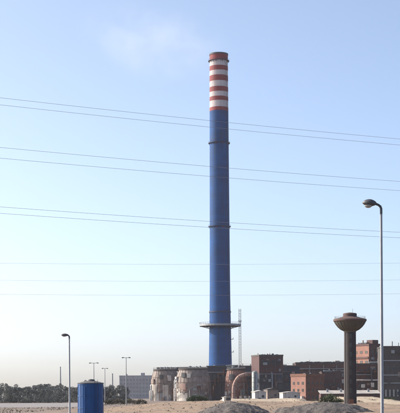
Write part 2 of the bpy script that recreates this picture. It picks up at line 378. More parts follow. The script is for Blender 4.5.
# ------------------------------------------------------------------ the great chimney
CY = 1007.5; CX = X(220.5, CY); CF = 1000.0   # CF: depth of the near face
def chimney():
    t = thing('industrial_chimney', 'towering blue chimney with red and white banded top', 'chimney', (CX, CY, 0))
    zt = Z(52, CF)
    def rad(z):
        # half width in metres: wide foot, slow taper
        k = z / zt
        return 8.75 - 1.05*min(1, k*3.2) - 1.15*k
    def shell(z0, z1, grow=0.0, n=64, seg=1):
        mb = MB(); pr = [(rad(z0+(z1-z0)*i/seg)+grow, z0+(z1-z0)*i/seg) for i in range(seg+1)]
        return mb.lathe(pr, n)
    rows = [52,58.8,64.5,69.2,74.1,79.8,85.6,90.5,95.4,99.6,106.0,109.6]
    zs = [Z(r_, CF) for r_ in rows]
    shell(-1, zs[-1], 0, 64, 14).build('shaft', 'blue', t, True)
    for i in range(11):
        shell(zs[i+1]+0.003, zs[i], 0.03 if i % 2 == 0 else 0.0, 64).build('red_band' if i % 2 == 0 else 'white_band', 'red' if i % 2 == 0 else 'white', t, True)
    # rim and flues inside the mouth
    MB().lathe([(rad(zt)+0.25, zt-0.9),(rad(zt)+0.25, zt+0.25),(rad(zt)-0.7, zt+0.25),(rad(zt)-0.7, zt-0.9)], 64, close=False).build('rim', 'dark_steel', t, True)
    for a in (0.6, 2.7, 4.8):
        MB().lathe([(2.0, zt-3),(2.0, zt+0.1),(1.75, zt+0.1),(1.75, zt-3)], 24, (3.0*math.cos(a), 3.0*math.sin(a), 0), False).build('flue', 'dark_steel', t, True)
    # service platforms
    for row, wd in ((58.9, 1.0), (141.5, 1.0), (225.5, 1.0)):
        z = Z(row, CF); r0 = rad(z)
        p = MB().lathe([(r0+0.02, z-0.28),(r0+wd, z-0.12),(r0+wd, z+0.12),(r0+0.02, z+0.12)], 48, close=False).build('platform', 'bluesteel', t)
        MB().ring_rail(r0+wd-0.08, z+0.12, 1.15, 32, 0.03).build('railing', 'bluesteel', p)
        bm_ = MB().bar((r0-0.05, 0, z-1.5), (r0+wd-0.2, 0, z-0.2), 0.09).mesh('bracket', 'dark_steel')
        for j in range(16): link('bracket', bm_, p, None, 2*math.pi*(j+0.5)/16)
    z = Z(311.5, CF); r0 = rad(z)
    MB().lathe([(r0-0.02, z-0.5),(r0+0.35, z-0.45),(r0+0.35, z+0.45),(r0-0.02, z+0.5)], 48, close=False).build('collar', 'bluesteel', t)
    # wide gallery low on the shaft
    z = Z(325.6, CF); r0 = rad(z); r1 = 14.9; h = 3.5
    gl = MB().lathe([(r0+0.02, z),(r1, z),(r1, z+0.45),(r0+0.02, z+0.45)], 40, close=False).build('gallery', 'steel', t)
    MB().lathe([(r1+0.06, z-0.1),(r1+0.06, z+1.2),(r1-0.06, z+1.2),(r1-0.06, z-0.1)], 40, close=False).build('parapet', 'steel', gl)
    MB().ring_rail(r1, z+1.2, 1.4, 40, 0.06).build('railing', 'dark_steel', gl)
    bm_ = MB().bar((r0-0.05, 0, z-2.0), (r1-0.8, 0, z-0.1), 0.16).bar((r0-0.05, 0, z-0.3), (r1-0.2, 0, z-0.3), 0.2).mesh('bracket', 'dark_steel')
    for j in range(20): link('bracket', bm_, gl, None, 2*math.pi*(j+0.5)/20)
    # caged ladder on the right flank, towards the camera
    lb = MB(); a0 = R(-38); c, s_ = math.cos(a0), math.sin(a0)
    zz = 24.0
    while zz < zt - 4:
        z2 = min(zz + 12, zt - 3)
        for off in (-0.3, 0.3):
            lb.bar(((rad(zz)+0.35)*c - s_*off, (rad(zz)+0.35)*s_ + c*off, zz), ((rad(z2)+0.35)*c - s_*off, (rad(z2)+0.35)*s_ + c*off, z2), 0.06)
        k = zz
        while k < z2:
            rr = rad(k) + 0.35
            lb.bar((rr*c - s_*0.3, rr*s_ + c*0.3, k), (rr*c + s_*0.3, rr*s_ - c*0.3, k), 0.035, 3); k += 0.6
        rr = rad(zz)
        lb.tube([(rr*c - s_*0.4, rr*s_ + c*0.4, zz), ((rr+1.0)*c - s_*0.4, (rr+1.0)*s_ + c*0.4, zz), ((rr+1.0)*c + s_*0.4, (rr+1.0)*s_ - c*0.4, zz), (rr*c + s_*0.4, rr*s_ - c*0.4, zz)], 0.05, 4)
        zz = z2
    lb.build('ladder', 'dark_steel', t)
    # small maintenance brackets on the right edge
    for row in (339, 352):
        z = Z(row, CF); r0 = rad(z); a0 = R(-8); c, s_ = math.cos(a0), math.sin(a0)
        b = MB().box(r0-0.2, r0+1.5, -1.0, 1.0, z-0.15, z+0.15); b.box(r0+1.35, r0+1.5, -1.0, 1.0, z+0.15, z+1.1)
        b.build('landing', 'dark_steel', t, rz=a0)
    # warning lights
    for row in (60.5, 143, 227):
        for a in (-1.9, -1.2, -0.4):
            z = Z(row, CF); r0 = rad(z) + 0.12
            MB().lathe([(0.28,0),(0.28,0.5),(0.12,0.75)], 10, (r0*math.cos(a), r0*math.sin(a), z)).build('warning_light', 'red', t)
chimney()

def hoist_mast():
    x = X(240.3, 988); y = 988; zt = Z(309, 988)
    t = thing('hoist_mast', 'slender dark lattice mast beside the foot of the blue chimney', 'mast', (x, y, 0))
    w = 0.8; legs = MB()
    for sx in (-1,1):
        for sy in (-1,1):
            MB().bar((sx*w, sy*w, 0), (sx*w*0.8, sy*w*0.8, zt), 0.16).build('leg', 'dark_steel', t)
    br = MB(); z = 0; k = 0
    while z < zt - 2:
        for (ax, ay, bx, by) in ((-1,-1,1,-1),(1,-1,1,1),(1,1,-1,1),(-1,1,-1,-1)):
            if k % 2: ax, ay, bx, by = bx, by, ax, ay
            br.bar((ax*w*.92, ay*w*.92, z), (bx*w*.92, by*w*.92, z+2), 0.09)
        z += 2; k += 1
    br.build('bracing', 'dark_steel', t)
    MB().box(-1.2, 1.2, -1.2, 1.2, Z(321,988)-0.4, Z(321,988)).build('landing', 'dark_steel', t)
hoist_mast()

# ------------------------------------------------------------------ buildings
WIN = {}
def window_mesh(w, h):
    k = (w, h)
    if k not in WIN:
        fr = MB(); t = 0.14
        fr.box(-w/2, w/2, -0.12, 0.06, 0, t); fr.box(-w/2, w/2, -0.12, 0.06, h-t, h)
        fr.box(-w/2, -w/2+t, -0.118, 0.058, t, h-t); fr.box(w/2-t, w/2, -0.118, 0.058, t, h-t); fr.box(-0.05, 0.05, -0.1, 0.05, t, h-t)
        pn = MB().box(-w/2+t, w/2-t, -0.03, 0.04, t, h-t)
        WIN[k] = (fr.mesh('window', 'frame'), pn.mesh('pane', 'glass'))
    return WIN[k]

def window(parent, loc, w, h, rz=0):
    a, b = window_mesh(w, h)
    o = link('window', a, parent, loc, rz); link('pane', b, o)
    return o

def corner(pl, pc, pr, Y, th, ptop):
    """corner nearest the camera at photo column pc; returns width of the front, length of the flank, height"""
    Cx = X(pc, Y); s, c = math.sin(R(th)), math.cos(R(th)); kl, kr = (pl-200)/FOC, (pr-200)/FOC
    L = (Cx - kl*Y) / (s + kl*c) if abs(s + kl*c) > 1e-4 else 20
    W = (kr*Y - Cx) / (c - kr*s)
    return (Cx, Y, 0), W, L, Z(ptop, Y)

def block(name, label, cat, loc, th, W, L, H, wall, roof='roof', par=0.8, flank=None, mono=False):
    t = thing(name, label, cat, loc, R(th))
    if flank:
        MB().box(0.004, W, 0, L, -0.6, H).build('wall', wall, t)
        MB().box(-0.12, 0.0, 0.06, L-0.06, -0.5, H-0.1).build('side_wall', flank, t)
    else:
        MB().box(0, W, 0, L, -0.6, H).build('wall', wall, t)
    rf = MB(); e = 0.3
    rf.box(-e, W+e, -e, L+e, H+0.003, H+0.25)
    rf.box(-e, W+e, -e, -e+0.25, H+0.253, H+par); rf.box(-e, W+e, L+e-0.25, L+e, H+0.253, H+par)
    rf.box(-e, -e+0.25, -e+0.26, L+e-0.26, H+0.253, H+par-0.004); rf.box(W+e-0.25, W+e, -e+0.26, L+e-0.26, H+0.253, H+par-0.004)
    rf.build('roof', roof, t)
    return t

def vents(t, pts, mat='steel'):
    for (x, y, z, r_, h) in pts:
        v = MB().lathe([(r_,0),(r_,h),(r_*1.5,h),(r_*1.5,h+r_*0.25),(0.05,h+r_*0.9)], 14, (x,y,z)).build('roof_vent', mat, t, True)

def pipe(t, path, r_, mat='steel', name='pipe'):
    return MB().tube(path, r_, 10).build(name, mat, t, True)

def louvre(t, x0, x1, y, z0, z1, mat='dark_steel', name='louvre'):
    mb = MB(); mb.box(x0, x1, y-0.05, y+0.02, z0, z1); k = z0+0.15
    while k < z1-0.2:
        mb.add([(x0+.1,y-0.3,k),(x1-.1,y-0.3,k),(x1-.1,y-0.06,k+0.3),(x0+.1,y-0.06,k+0.3),(x0+.1,y-0.3,k+.05),(x1-.1,y-0.3,k+.05),(x1-.1,y-0.06,k+0.35),(x0+.1,y-0.06,k+0.35)],
               [(3,2,1,0),(4,5,6,7),(0,1,5,4),(1,2,6,5),(2,3,7,6),(3,0,4,7)]); k += 0.5
    return mb.build(name, mat, t)

def clutter(t, x0, x1, z0, z1, n, seed, y=0.0, mats=('steel','rust','dark_steel','taupe','slate','maroon')):
    """small plant fixed to a facade: pipes, hoods, catwalks, cable trays, ducts"""
    r = random.Random(seed)
    for _ in range(n):
        k = r.random(); m = r.choice(mats); x = r.uniform(x0, x1); z = r.uniform(z0, z1)
        if k < 0.26:
            w, h, d = r.uniform(0.8,2.6), r.uniform(0.7,2.2), r.uniform(0.5,1.6)
            MB().box(x, min(x+w,x1), y-d, y-0.006-r.uniform(0,0.01), z, min(z+h,z1)).build('vent_hood', m, t)
        elif k < 0.48:
            zb = max(z0, z-r.uniform(2,8)); yy = y-r.uniform(0.5,1.4); q = r.uniform(0.12,0.4)
            MB().tube([(x,yy,zb),(x,yy,z),(x+q*0.7,yy,z+q*1.2),(min(x+r.uniform(1.5,6),x1),yy,z+q*1.6)], q, 9).build('pipe', m, t, True)
        elif k < 0.66:
            w = r.uniform(3,9); xa, xb = x, min(x+w, x1); b = MB().box(xa, xb, y-1.2, y-0.004, z, z+0.12)
            i = xa
            while i < xb: b.bar((i,y-1.15,z+0.1),(i,y-1.15,z+1.15),0.04); i += 1.2
            b.bar((xa,y-1.15,z+1.15),(xb,y-1.15,z+1.15),0.04); b.bar((xa,y-1.15,z+0.6),(xb,y-1.15,z+0.6),0.03)
            b.build('catwalk', 'dark_steel', t)
        elif k < 0.82:
            w = r.uniform(1.2,2.6); zb = max(z0, z-r.uniform(2.5,6))
            MB().box(x, min(x+w,x1), y-r.uniform(0.08,0.3), y-0.006-r.uniform(0,0.02), zb, z).build('patch_panel', m, t)
        else:
            louvre(t, x, min(x+r.uniform(1.2,3.0),x1+0.1), y-0.02, z, min(z+r.uniform(1.0,2.4), z1), m)

def roofscape(t, x0, x1, y0, y1, z, n, seed):
    r = random.Random(seed)
    for _ in range(n):
        x, y = r.uniform(x0,x1), r.uniform(y0,y1); k = r.random()
        if k < 0.5:
            w, d, h = r.uniform(1,4), r.uniform(1,3), r.uniform(0.7,2.0)
            MB().box(x, x+w, y, y+d, z+0.256, z+h).build('roof_unit', r.choice(('steel','taupe','slate','rust')), t)
        elif k < 0.8: MB().tube([(x,y,z+0.2),(x,y,z+r.uniform(1.4,3.4))], r.uniform(0.12,0.35), 9).build('roof_stack', r.choice(('steel','rust')), t, True)
        else: MB().tube([(x,y,z+0.2),(x,y,z+1.0),(x+0.3,y,z+1.3),(min(x1+3,x+r.uniform(3,8)),y,z+1.3)], r.uniform(0.15,0.35), 9).build('roof_duct', 'steel', t, True)

# hall behind the filter houses (left) and behind the boiler house (centre)
Y0 = 904; xl, xr = X(207,Y0), X(300,Y0); hB = Z(367,Y0)
hallB = block('factory_hall', 'long slate blue hall at the foot of the blue chimney', 'building', (xl, Y0, 0), 0, xr-xl, 24, hB, 'slate')
for i in range(10): louvre(hallB, 2+i*5.2, 4.2+i*5.2, 0, 4.2, 7.0)
for i in range(18): window(hallB, (2.2+i*2.9, -0.02, 14.0), 1.7, 2.0)
for i in range(18): window(hallB, (2.2+i*2.9, -0.02, 9.3), 1.7, 2.0)
pipe(hallB, [(0.5,-0.7,18.2),(53,-0.7,18.2)], 0.3, 'steel'); pipe(hallB, [(0.5,-0.6,12.6),(53,-0.6,12.6)], 0.22, 'rust')
vents(hallB, [(5+i*8.3, 8+(i%2)*4, hB+.2, 0.55, 0.8) for i in range(6)])
rr = MB()
for i in range(28): rr.bar((0.2+i*1.95, -0.1, hB+0.8), (0.2+i*1.95, -0.1, hB+1.75), 0.045)
rr.tube([(0.2,-0.1,hB+1.75),(53,-0.1,hB+1.75)], 0.045, 4); rr.build('railing', 'steel', hallB)
for (x, w, h_) in ((43.5, 5.5, 2.0), (49.2, 2.6, 1.4)):
    MB().box(x, x+w, 3, 8, hB+0.26, hB+h_).build('roof_unit', 'pale', hallB)

clutter(hallB, 1, 57, 2, 20, 46, 5); roofscape(hallB, 3, 49, 3, 17, hB, 14, 6)

# squat weathered tanks with drawn-in shoulders, one behind the other
def arc_patch(r0, r1, a0, a1, z0, z1, n=10):
    """a curved plate lying on a cylinder wall, angles in degrees (270 faces the camera, 180 left)"""
    mb = MB(); vs, fs = [], []
    for i in range(n+1):
        a = R(a0 + (a1-a0)*i/n); c, s_ = math.cos(a), math.sin(a)
        vs += [(r0*c, r0*s_, z0), (r1*c, r1*s_, z0), (r1*c, r1*s_, z1), (r0*c, r0*s_, z1)]
    for i in range(n):
        b = 4*i
        for k in range(4): fs.append((b+k, b+(k+1)%4, b+4+(k+1)%4, b+4+k))
    fs += [(3,2,1,0), (4*n,4*n+1,4*n+2,4*n+3)]
    return mb.add(vs, fs)

def process_tank(label, px, rpx, Y, ptop, mat, patch, seed, group):
    r0 = rpx*Y/FOC; H = Z(ptop, Y); t = thing('process_tank', label, 'tank', (X(px,Y), Y, 0), 0, group)
    rg = random.Random(seed); zs = H*0.56
    def rad(z):
        if z <= zs: return r0*(0.97 + 0.03*math.sin(math.pi*z/zs))
        u = (z-zs)/(H-zs); return r0*(0.97 - 0.19*u**1.8)
    prof = [(rad(H*i/18), H*i/18 if i else -0.5) for i in range(19)]
    MB().lathe(prof, 56).build('shell', mat, t, True)
    MB().lathe([(rad(H)+0.5, H+0.004),(rad(H)+0.5, H+0.9),(rad(H)-0.4, H+1.0),(0.8, H+1.5)], 48).build('roof', 'roof', t, True)
    for k in (0.14, 0.30, 0.45, 0.60, 0.78): 
        z = H*k; MB().lathe([(rad(z)-0.1,z-0.14),(rad(z)+0.22,z-0.14),(rad(z)+0.22,z+0.14),(rad(z)-0.1,z+0.14)], 56, close=False).build('hoop', 'taupe' if mat != 'stainpink' else 'rust', t)
    for k in range(26):
        a = R(360*k/26 + 3)
        MB().tube([((rad(z)+0.05)*math.cos(a), (rad(z)+0.05)*math.sin(a), z) for z in [H*q/8 for q in range(9)]], 0.13, 4).build('stiffener', mat, t)
    for (a0, a1, k0, k1, m) in patch:
        z0, z1 = H*k0, H*k1; rr_ = max(rad(z0), rad(z1))
        rr_ = rad((z0+z1)/2) + (0.30 if z1 <= zs else 0.9)
        arc_patch(rr_-1.0, rr_, a0, a1, z0, z1).build('hatch' if m == 'dark_steel' else 'plate', m, t)
    for k in range(16):
        a0 = rg.uniform(182, 345); k0 = rg.uniform(0.05, 0.48); z0 = H*k0; z1 = H*min(0.55, k0+rg.uniform(0.05, 0.14))
        arc_patch(r0-0.8, rad((z0+z1)/2)+rg.uniform(0.10, 0.26), a0, a0+rg.uniform(5, 13), z0, z1, 4).build('plate', rg.choice(('pale','pale','taupe','silo','rust','stain')), t)
    # spiral stair, roof rail, pipes
    st = MB()
    for k in range(46):
        a = R(196 + 2.1*k); z = H*0.02 + (zs-1)*k/46; c, s_ = math.cos(a), math.sin(a); b = rad(z)
        st.bar((c*b, s_*b, z), (c*(b+1.2), s_*(b+1.2), z), 0.09); st.bar((c*(b+1.2), s_*(b+1.2), z), (c*(b+1.2), s_*(b+1.2), z+1.1), 0.04)
    st.build('stair', 'steel', t)
    MB().ring_rail(rad(H)+0.3, H+0.9, 1.1, 26, 0.05).build('railing', 'steel', t)
    for k in range(7):
        a = R(rg.uniform(185, 350)); c, s_ = math.cos(a), math.sin(a); q = rg.uniform(0.15, 0.4); zt_ = H*rg.uniform(0.3, 0.56)
        MB().tube([(c*(r0+0.8), s_*(r0+0.8), -0.2), (c*(r0+0.8), s_*(r0+0.8), zt_), (c*(r0+0.5), s_*(r0+0.5), zt_+0.5), (c*(r0-0.6), s_*(r0-0.6), zt_+0.6)], q, 9).build('pipe', rg.choice(('steel','rust','pale','taupe')), t, True)
    for k in range(4):
        a = rg.uniform(0, 6.28); q = rad(H)*rg.uniform(0.2, 0.8)
        MB().lathe([(0.5,0),(0.5,1.1),(0.8,1.1),(0.1,1.7)], 14, (q*math.cos(a), q*math.sin(a), H+0.9)).build('roof_vent', 'steel', t, True)
    # lean-to boxes and pump housings round the foot
    for k in range(6):
        a = rg.uniform(190, 330); z1 = rg.uniform(1.5, 4.2); arc_patch(r0-0.5, r0+rg.uniform(1.2,2.6), a, a+rg.uniform(6,14), -0.3, z1, 3).build('pump_housing', rg.choice(('pale','pale','taupe','steel')), t)
    return t
def conveyor_gallery():
    Y = 934; x0, x1 = X(157,Y), X(209,Y); w = x1-x0; z0, z1 = Z(371.0,Y), Z(367.0,Y)
    t = thing('conveyor_gallery', 'dark conveyor gallery running along behind the taupe tanks to the chimney', 'conveyor', (x0, Y, 0))
    MB().box(0, w, 0, 4, z0, z1-0.3).build('casing', 'brown', t)
    MB().extrude_y([(-0.2,z1-0.296),(w+0.2,z1-0.296),(w+0.2,z1),(-0.2,z1)], -0.3, 4.3).build('roof', 'roof', t)
    for i in range(6):
        for y in (0.3, 3.7): MB().bar((0.6+i*(w-1.2)/5, y, -0.3), (0.6+i*(w-1.2)/5, y, z0-0.004), 0.28).build('leg', 'dark_steel', t)
    for i in range(9): window(t, (2+i*(w-4)/8, -0.02, z0+0.6), 1.6, 1.1)
conveyor_gallery()
GT = 'squat weathered process tanks'
process_tank('squat taupe tank with white plates at far left of the plant', 165.2, 14.4, 912, 370.5, 'stain', [(182,236,0.0,0.54,'pale'),(236,262,0.0,0.26,'steel'),(262,285,0.0,0.52,'pale'),(248,262,0.72,0.86,'dark_steel'),(282,296,0.66,0.84,'pale'),(205,222,0.58,0.72,'taupe')], 2, GT)
process_tank('widest taupe tank between the white standpipe and the chimney', 193.2, 18.0, 880, 369.8, 'stain', [(181,204,0.04,0.55,'pale'),(190,206,0.60,0.78,'pale'),(206,252,0.0,0.25,'pale'),(228,244,0.76,0.90,'dark_steel'),(250,262,0.74,0.88,'pale'),(226,246,0.36,0.56,'pinkduct'),(268,300,0.0,0.22,'steel'),(300,316,0.30,0.50,'taupe')], 5, GT)
process_tank('smaller pinkish brown tank just right of the chimney foot', 236.2, 11.2, 876, 370.2, 'stainpink', [(190,214,0.0,0.30,'pale'),(232,258,0.68,0.86,'dark_steel'),(262,290,0.0,0.34,'rust')], 8, GT)
sp = thing('standpipe', 'white vertical standpipe between the two taupe tanks', 'pipe', (X(174.8,850), 850, 0))
MB().tube([(0,0,-0.2),(0,0,Z(381,860)),(0.4,0.7,Z(379.6,860)),(0.6,2.2,Z(379.2,860))], 0.42, 12).build('riser', 'pale', sp, True)
for z in (2.5, 6.5, 10.5): MB().lathe([(0.42,z-0.12),(0.62,z-0.12),(0.62,z+0.12),(0.42,z+0.12)], 14, close=False).build('flange', 'steel', sp)

# curved flue ducts in front of the slate hall
def duct(label, pts, Y, r_):
    P = [Vector((X(px,Y), Y, Z(py,Y))) for px, py in pts]
    base = Vector((P[0].x, Y, 0)); t = thing('flue_duct', label, 'duct', base)
    path = [(0,0,-0.3)]; q = [p - base for p in P]
    # Catmull-Rom
    for i in range(len(q)-1):
        p0, p1, p2, p3 = q[max(i-1,0)], q[i], q[i+1], q[min(i+2,len(q)-1)]
        for k in range(6):
            u = k/6; path.append(0.5*((2*p1)+(p2-p0)*u+(2*p0-5*p1+4*p2-p3)*u*u+(3*p1-p0-3*p2+p3)*u**3))
    path.append(q[-1]); path.append(q[-1] + Vector((3.0, 9.0, 0.1)))
    MB().tube(path, r_, 16).build('tube', 'pinkduct', t, True)
    for k in range(3, len(path)-2, 5):
        a = Vector(path[k]); b = Vector(path[k+1]); d = (b-a).normalized()
        MB().tube([a-d*0.12, a+d*0.12], r_*1.12, 16).build('flange', 'rust', t)
Y0 = 904
duct('pinkish flue duct curving up in front of the pinkish brown tank', [(233.6,396),(234,387),(236.2,380.8),(240,376.5),(246,374.6)], 856, 1.15)

# boiler house
loc, W, L, H = corner(257.5, 259.5, 283, 856, 16, 356.5); L = 15
bo = block('boiler_house', 'square dark maroon boiler house rising above the slate hall', 'building', loc, 16, W, L, H, 'slate', 'roof', 1.0)
MB().box(-0.14, W+0.14, -0.14, L+0.14, H*0.62, H-0.05).build('upper_cladding', 'maroon', bo)
for i in range(5):
    for z in (H*0.10, H*0.26, H*0.42): window(bo, (2.0+i*(W-4)/4, -0.02, z), 1.6, 1.9)
for i in range(4): louvre(bo, 1.2+i*(W-2)/4, 3.6+i*(W-2)/4, -0.16, H*0.80, H*0.92)
for i in range(3): window(bo, (-0.02, 3+i*4.2, H*0.3), 1.5, 1.8, R(-90))
pipe(bo, [(W*0.52,-0.9,0),(W*0.52,-0.9,H*0.6),(W*0.52,0.2,H*0.64)], 0.4, 'steel'); pipe(bo, [(W*0.66,-0.8,0),(W*0.66,-0.8,H*0.56),(W*0.66,0.2,H*0.6)], 0.28, 'rust')
pipe(bo, [(0.3,-0.5,H*0.60),(W-0.3,-0.5,H*0.60)], 0.2, 'steel')
vents(bo, [(4,6,H+.2,0.6,0.9),(9,8,H+.2,0.6,0.9),(13,5,H+.2,0.6,0.9)])

clutter(bo, 0.6, W-0.8, 2, H*0.58, 20, 8); clutter(bo, 0.8, W-1.5, H*0.66, H*0.94, 6, 9, -0.14); roofscape(bo, 2, W-4, 2, 11, H, 6, 10)

# silo beside it
sl = thing('silo', 'pale grey green silo left of the maroon boiler house', 'silo', (X(254.8,848), 848, 0))
hs = Z(371,848)
MB().lathe([(1.75,-0.3),(1.75,hs-1.2),(1.2,hs-0.4),(0.3,hs)], 28).build('shell', 'silo', sl, True)
for k in range(1,6): MB().lathe([(1.75,hs*k/6.5-0.1),(1.85,hs*k/6.5-0.1),(1.85,hs*k/6.5+0.1),(1.75,hs*k/6.5+0.1)], 28, close=False).build('hoop', 'steel', sl)
MB().box(-0.25,0.25,-1.98,-1.74,0,hs-1.1).build('ladder', 'dark_steel', sl)
MB().ring_rail(1.7, hs-1.2, 1.0, 14, 0.04).build('railing', 'steel', sl)

# pink brick block
loc, W, L, H = corner(291, 306, 324, 790, 40, 377)
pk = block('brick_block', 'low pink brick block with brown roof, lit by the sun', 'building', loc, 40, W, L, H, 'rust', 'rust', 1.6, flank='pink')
for i in range(3):
    for z in (1.2, 5.2, 9.2):
        if L > 4: window(pk, (-0.14, L*(0.2+0.3*i), z), 1.4, 1.6, R(-90))
for i in range(4):
    for z in (1.2, 5.2, 9.2): window(pk, (W*(0.14+0.24*i), -0.02, z), 1.2, 1.6)
vents(pk, [(W*0.5, L*0.3, H+.2, 0.4, 1.6), (W*0.5, L*0.7, H+.2, 0.4, 1.6)])
MB().box(-2.0, -0.14, L*0.1, L*0.55, -0.3, 2.6).build('porch', 'pale', pk)

# long brown hall behind the water tower
Y0 = 960; xl, xr = X(296,Y0), X(357,Y0); HH = Z(364.2,Y0)
hr = block('factory_hall', 'long dark brown hall behind the water tower and the pink block', 'building', (xl, Y0, 0), 0, xr-xl, 30, HH, 'brown', 'roof', 1.0)
for i in range(13):
    for z in (4.5, 10.5, 16.5): window(hr, (1.8+i*3.15, -0.02, z), 2.0, 2.2)
MB().box(6.4, 14.8, -4.0, -0.004, Z(377,Y0), Z(374.6,Y0)).build('canopy', 'pale', hr)
MB().box(30.4, 33.4, -3.0, -0.004, Z(384,Y0), Z(380,Y0)).build('vent_hood', 'pale', hr)
pipe(hr, [(0.5,-0.7,HH-3.5),(41,-0.7,HH-3.5)], 0.3, 'steel'); pipe(hr, [(0.5,-0.6,8.6),(41,-0.6,8.6)], 0.22, 'rust')
for x in (9.5, 19, 28): pipe(hr, [(x,-0.5,0),(x,-0.5,HH-1)], 0.18, 'steel', 'downpipe')
rm = MB().extrude_y([(4,HH+.26),(38,HH+.26),(38,HH+1.6),(4,HH+1.6)], 10, 16).build('roof_monitor', 'slate', hr)
vents(hr, [(6+i*6.5, 5, HH+.2, 0.55, 0.8) for i in range(6)])

clutter(hr, 1, 38, 2, HH-2, 52, 12); roofscape(hr, 2, 36, 2, 24, HH, 14, 13)
xa = X(322,930); ann = block('annexe', 'low maroon annexe in front of the brown hall, left of the water tower', 'building', (xa, 930, 0), 0, X(342,930)-xa, 18, Z(373,930), 'maroon', 'roof', 0.6)
clutter(ann, 0.5, 12, 2, 14, 16, 31); roofscape(ann, 1, 10, 2, 12, Z(373,930), 5, 32)
for i in range(4):
    for z in (3.5, 9.0): window(ann, (1.8+i*3.2, -0.02, z), 1.8, 2.0)

# tall brown block right of the water tower
loc, W, L, H = corner(352, 369.3, 379.8, 800, 35, 346.5)
tb = block('tower_block', 'tall brown block with flank coloured pink as if sunlit right of the water tower', 'building', loc, 35, W, L, H, 'brown', 'maroon', 1.2, flank='pink')  # flank lighter than the shaded brown front by colour, not only by sun
for z in (H*0.50, H*0.68, H*0.86):
    for i in range(max(2, int(L/4.5))): window(tb, (-0.14, 2.2+i*4.4, z), 1.9, 1.5, R(-90))
    for i in range(2): window(tb, (W*(0.3+0.4*i), -0.02, z), 1.5, 1.6)
MB().box(-0.5, -0.122, 0.5, L-0.5, H*0.765, H*0.80).build('sunshade', 'brown', tb)
MB().box(W*0.45, W-0.1, 1.0, 6.0, H+0.26, H+3.4).build('stair_head', 'maroon', tb)
MB().box(-0.125, W*0.05, -0.125, -0.004, -0.3, H).build('corner_strip', 'brown', tb)
vents(tb, [(2, 9, H+.2, 0.5, 1.2), (3.5, 13, H+.2, 0.5, 1.0)])

clutter(tb, 0.8, W-1.2, 4, H*0.95, 14, 15); roofscape(tb, 1, W*0.4, 2, L-4, H, 5, 16)

# low dark plant in front of that block
Y0 = 744; xl, xr = X(355,Y0), X(386,Y0); hq = Z(365.5,Y0)
lp = block('process_building', 'dark brown process building with white pipe run below the tall block', 'building', (xl, Y0, 0), 0, xr-xl, 16, hq, 'brown', 'roof', 0.7)
for i in range(6):
    for z in (5.2, 13.6): window(lp, (1.8+i*2.5, -0.02, z), 1.5, 1.5)
pipe(lp, [(0.3,-1.0,Z(381,Y0)),(xr-xl-0.3,-1.0,Z(381,Y0))], 0.42, 'pale', 'pipe')
pipe(lp, [(0.3,-0.8,Z(372.5,Y0)),(xr-xl-0.3,-0.8,Z(372.5,Y0))], 0.25, 'rust', 'pipe')
pipe(lp, [(0.3,-0.8,Z(375.5,Y0)),(9,-0.8,Z(375.5,Y0)),(9.4,-0.8,Z(369,Y0))], 0.22, 'steel', 'pipe')
for (a, b_, c, d) in ((3.4,5.2,Z(388.5,Y0),Z(385,Y0)),(8.4,10.0,Z(388,Y0),Z(383.5,Y0))):
    MB().box(a, b_, -1.6, -0.004, c, d).build('vent_hood', 'pale', lp)
for i in range(5): MB().box(1.0+i*3.2, 1.2+i*3.2, -1.2, -0.004, Z(383,Y0), Z(382,Y0)).build('bracket', 'dark_steel', lp)

clutter(lp, 0.5, xr-xl-1.2, 1.5, hq-1, 34, 18); roofscape(lp, 1, 14, 2, 12, hq, 6, 19)

# grey brown shed at the right edge
Y0 = 680; xl = X(383.6,Y0); he = Z(348,Y0)
eg = block('clad_shed', 'grey brown clad shed cut off by the right edge of the picture', 'building', (xl, Y0, 0), 0, 30, 22, he, 'greygreen', 'roof', 0.5)
for z in (Z(361.5,Y0), Z(376,Y0), Z(384,Y0)):
    MB().box(-0.1, 30.1, -0.18, -0.004, z-0.25, z+0.25).build('band', 'steel', eg)
for i in range(9): MB().box(0.8+i*1.9, 1.5+i*1.9, -0.3, -0.004, Z(397.5,Y0), Z(390.5,Y0)).build('pilaster', 'silo', eg)
for i in range(8): window(eg, (1.9+i*3.2, -0.02, Z(372,Y0)), 1.9, 2.2)
MB().tube([(-0.25,-0.25,0),(-0.25,-0.25,he)], 0.14, 8).build('downpipe', 'steel', eg)

clutter(eg, 0.6, 26, 3, he-1.5, 30, 21); roofscape(eg, 2, 24, 2, 16, he, 7, 22)

# far block at the left, haze put into its pale grey colours
Y0 = 1800; xl, xr = X(119.5,Y0), X(156,Y0); hf = Z(376,Y0)
fb = block('far_block', 'hazy grey block far beyond the twin-armed masts', 'building', (xl, Y0, 0), 0, xr-xl, 25, hf, 'farwall', 'farwall', 1.2)
for i in range(11):
    for j in range(5): MB().box(-1.2, 1.2, -0.06, 0.10, 0, 2.6).build('window', 'farpane', fb, loc=(2.4+i*4.1, -0.02, 3.0+j*5.0))
MB().box(27.5, 32.5, 5, 10, hf+0.26, hf+4.5).build('lift_head', 'farwall', fb)
MB().box(9, 10.2, 3, 4.2, hf+0.26, hf+3.0).build('roof_stack', 'farwall', fb)
fs = thing('far_stack', 'thin hazy stack rising above the wood at far left', 'stack', (X(60.5,1760), 1760, 0))
MB().lathe([(1.3,0),(1.1,14),(0.7,Z(366,1760)-0.8)], 18).build('shaft', 'silo', fs, True)
MB().lathe([(0.85,Z(366,1760)-0.8),(0.85,Z(366,1760))], 18).build('rim', 'farwall', fs, True)
fp = thing('far_stack', 'short hazy stack left of the hazy grey block', 'stack', (X(112.5,1720), 1720, 0))
MB().lathe([(1.1,0),(1.0,12),(0.8,Z(373,1720)-0.6)], 16).build('shaft', 'silo', fp, True)
MB().lathe([(0.95,Z(373,1720)-0.6),(0.95,Z(373,1720))], 16).build('rim', 'farwall', fp, True)

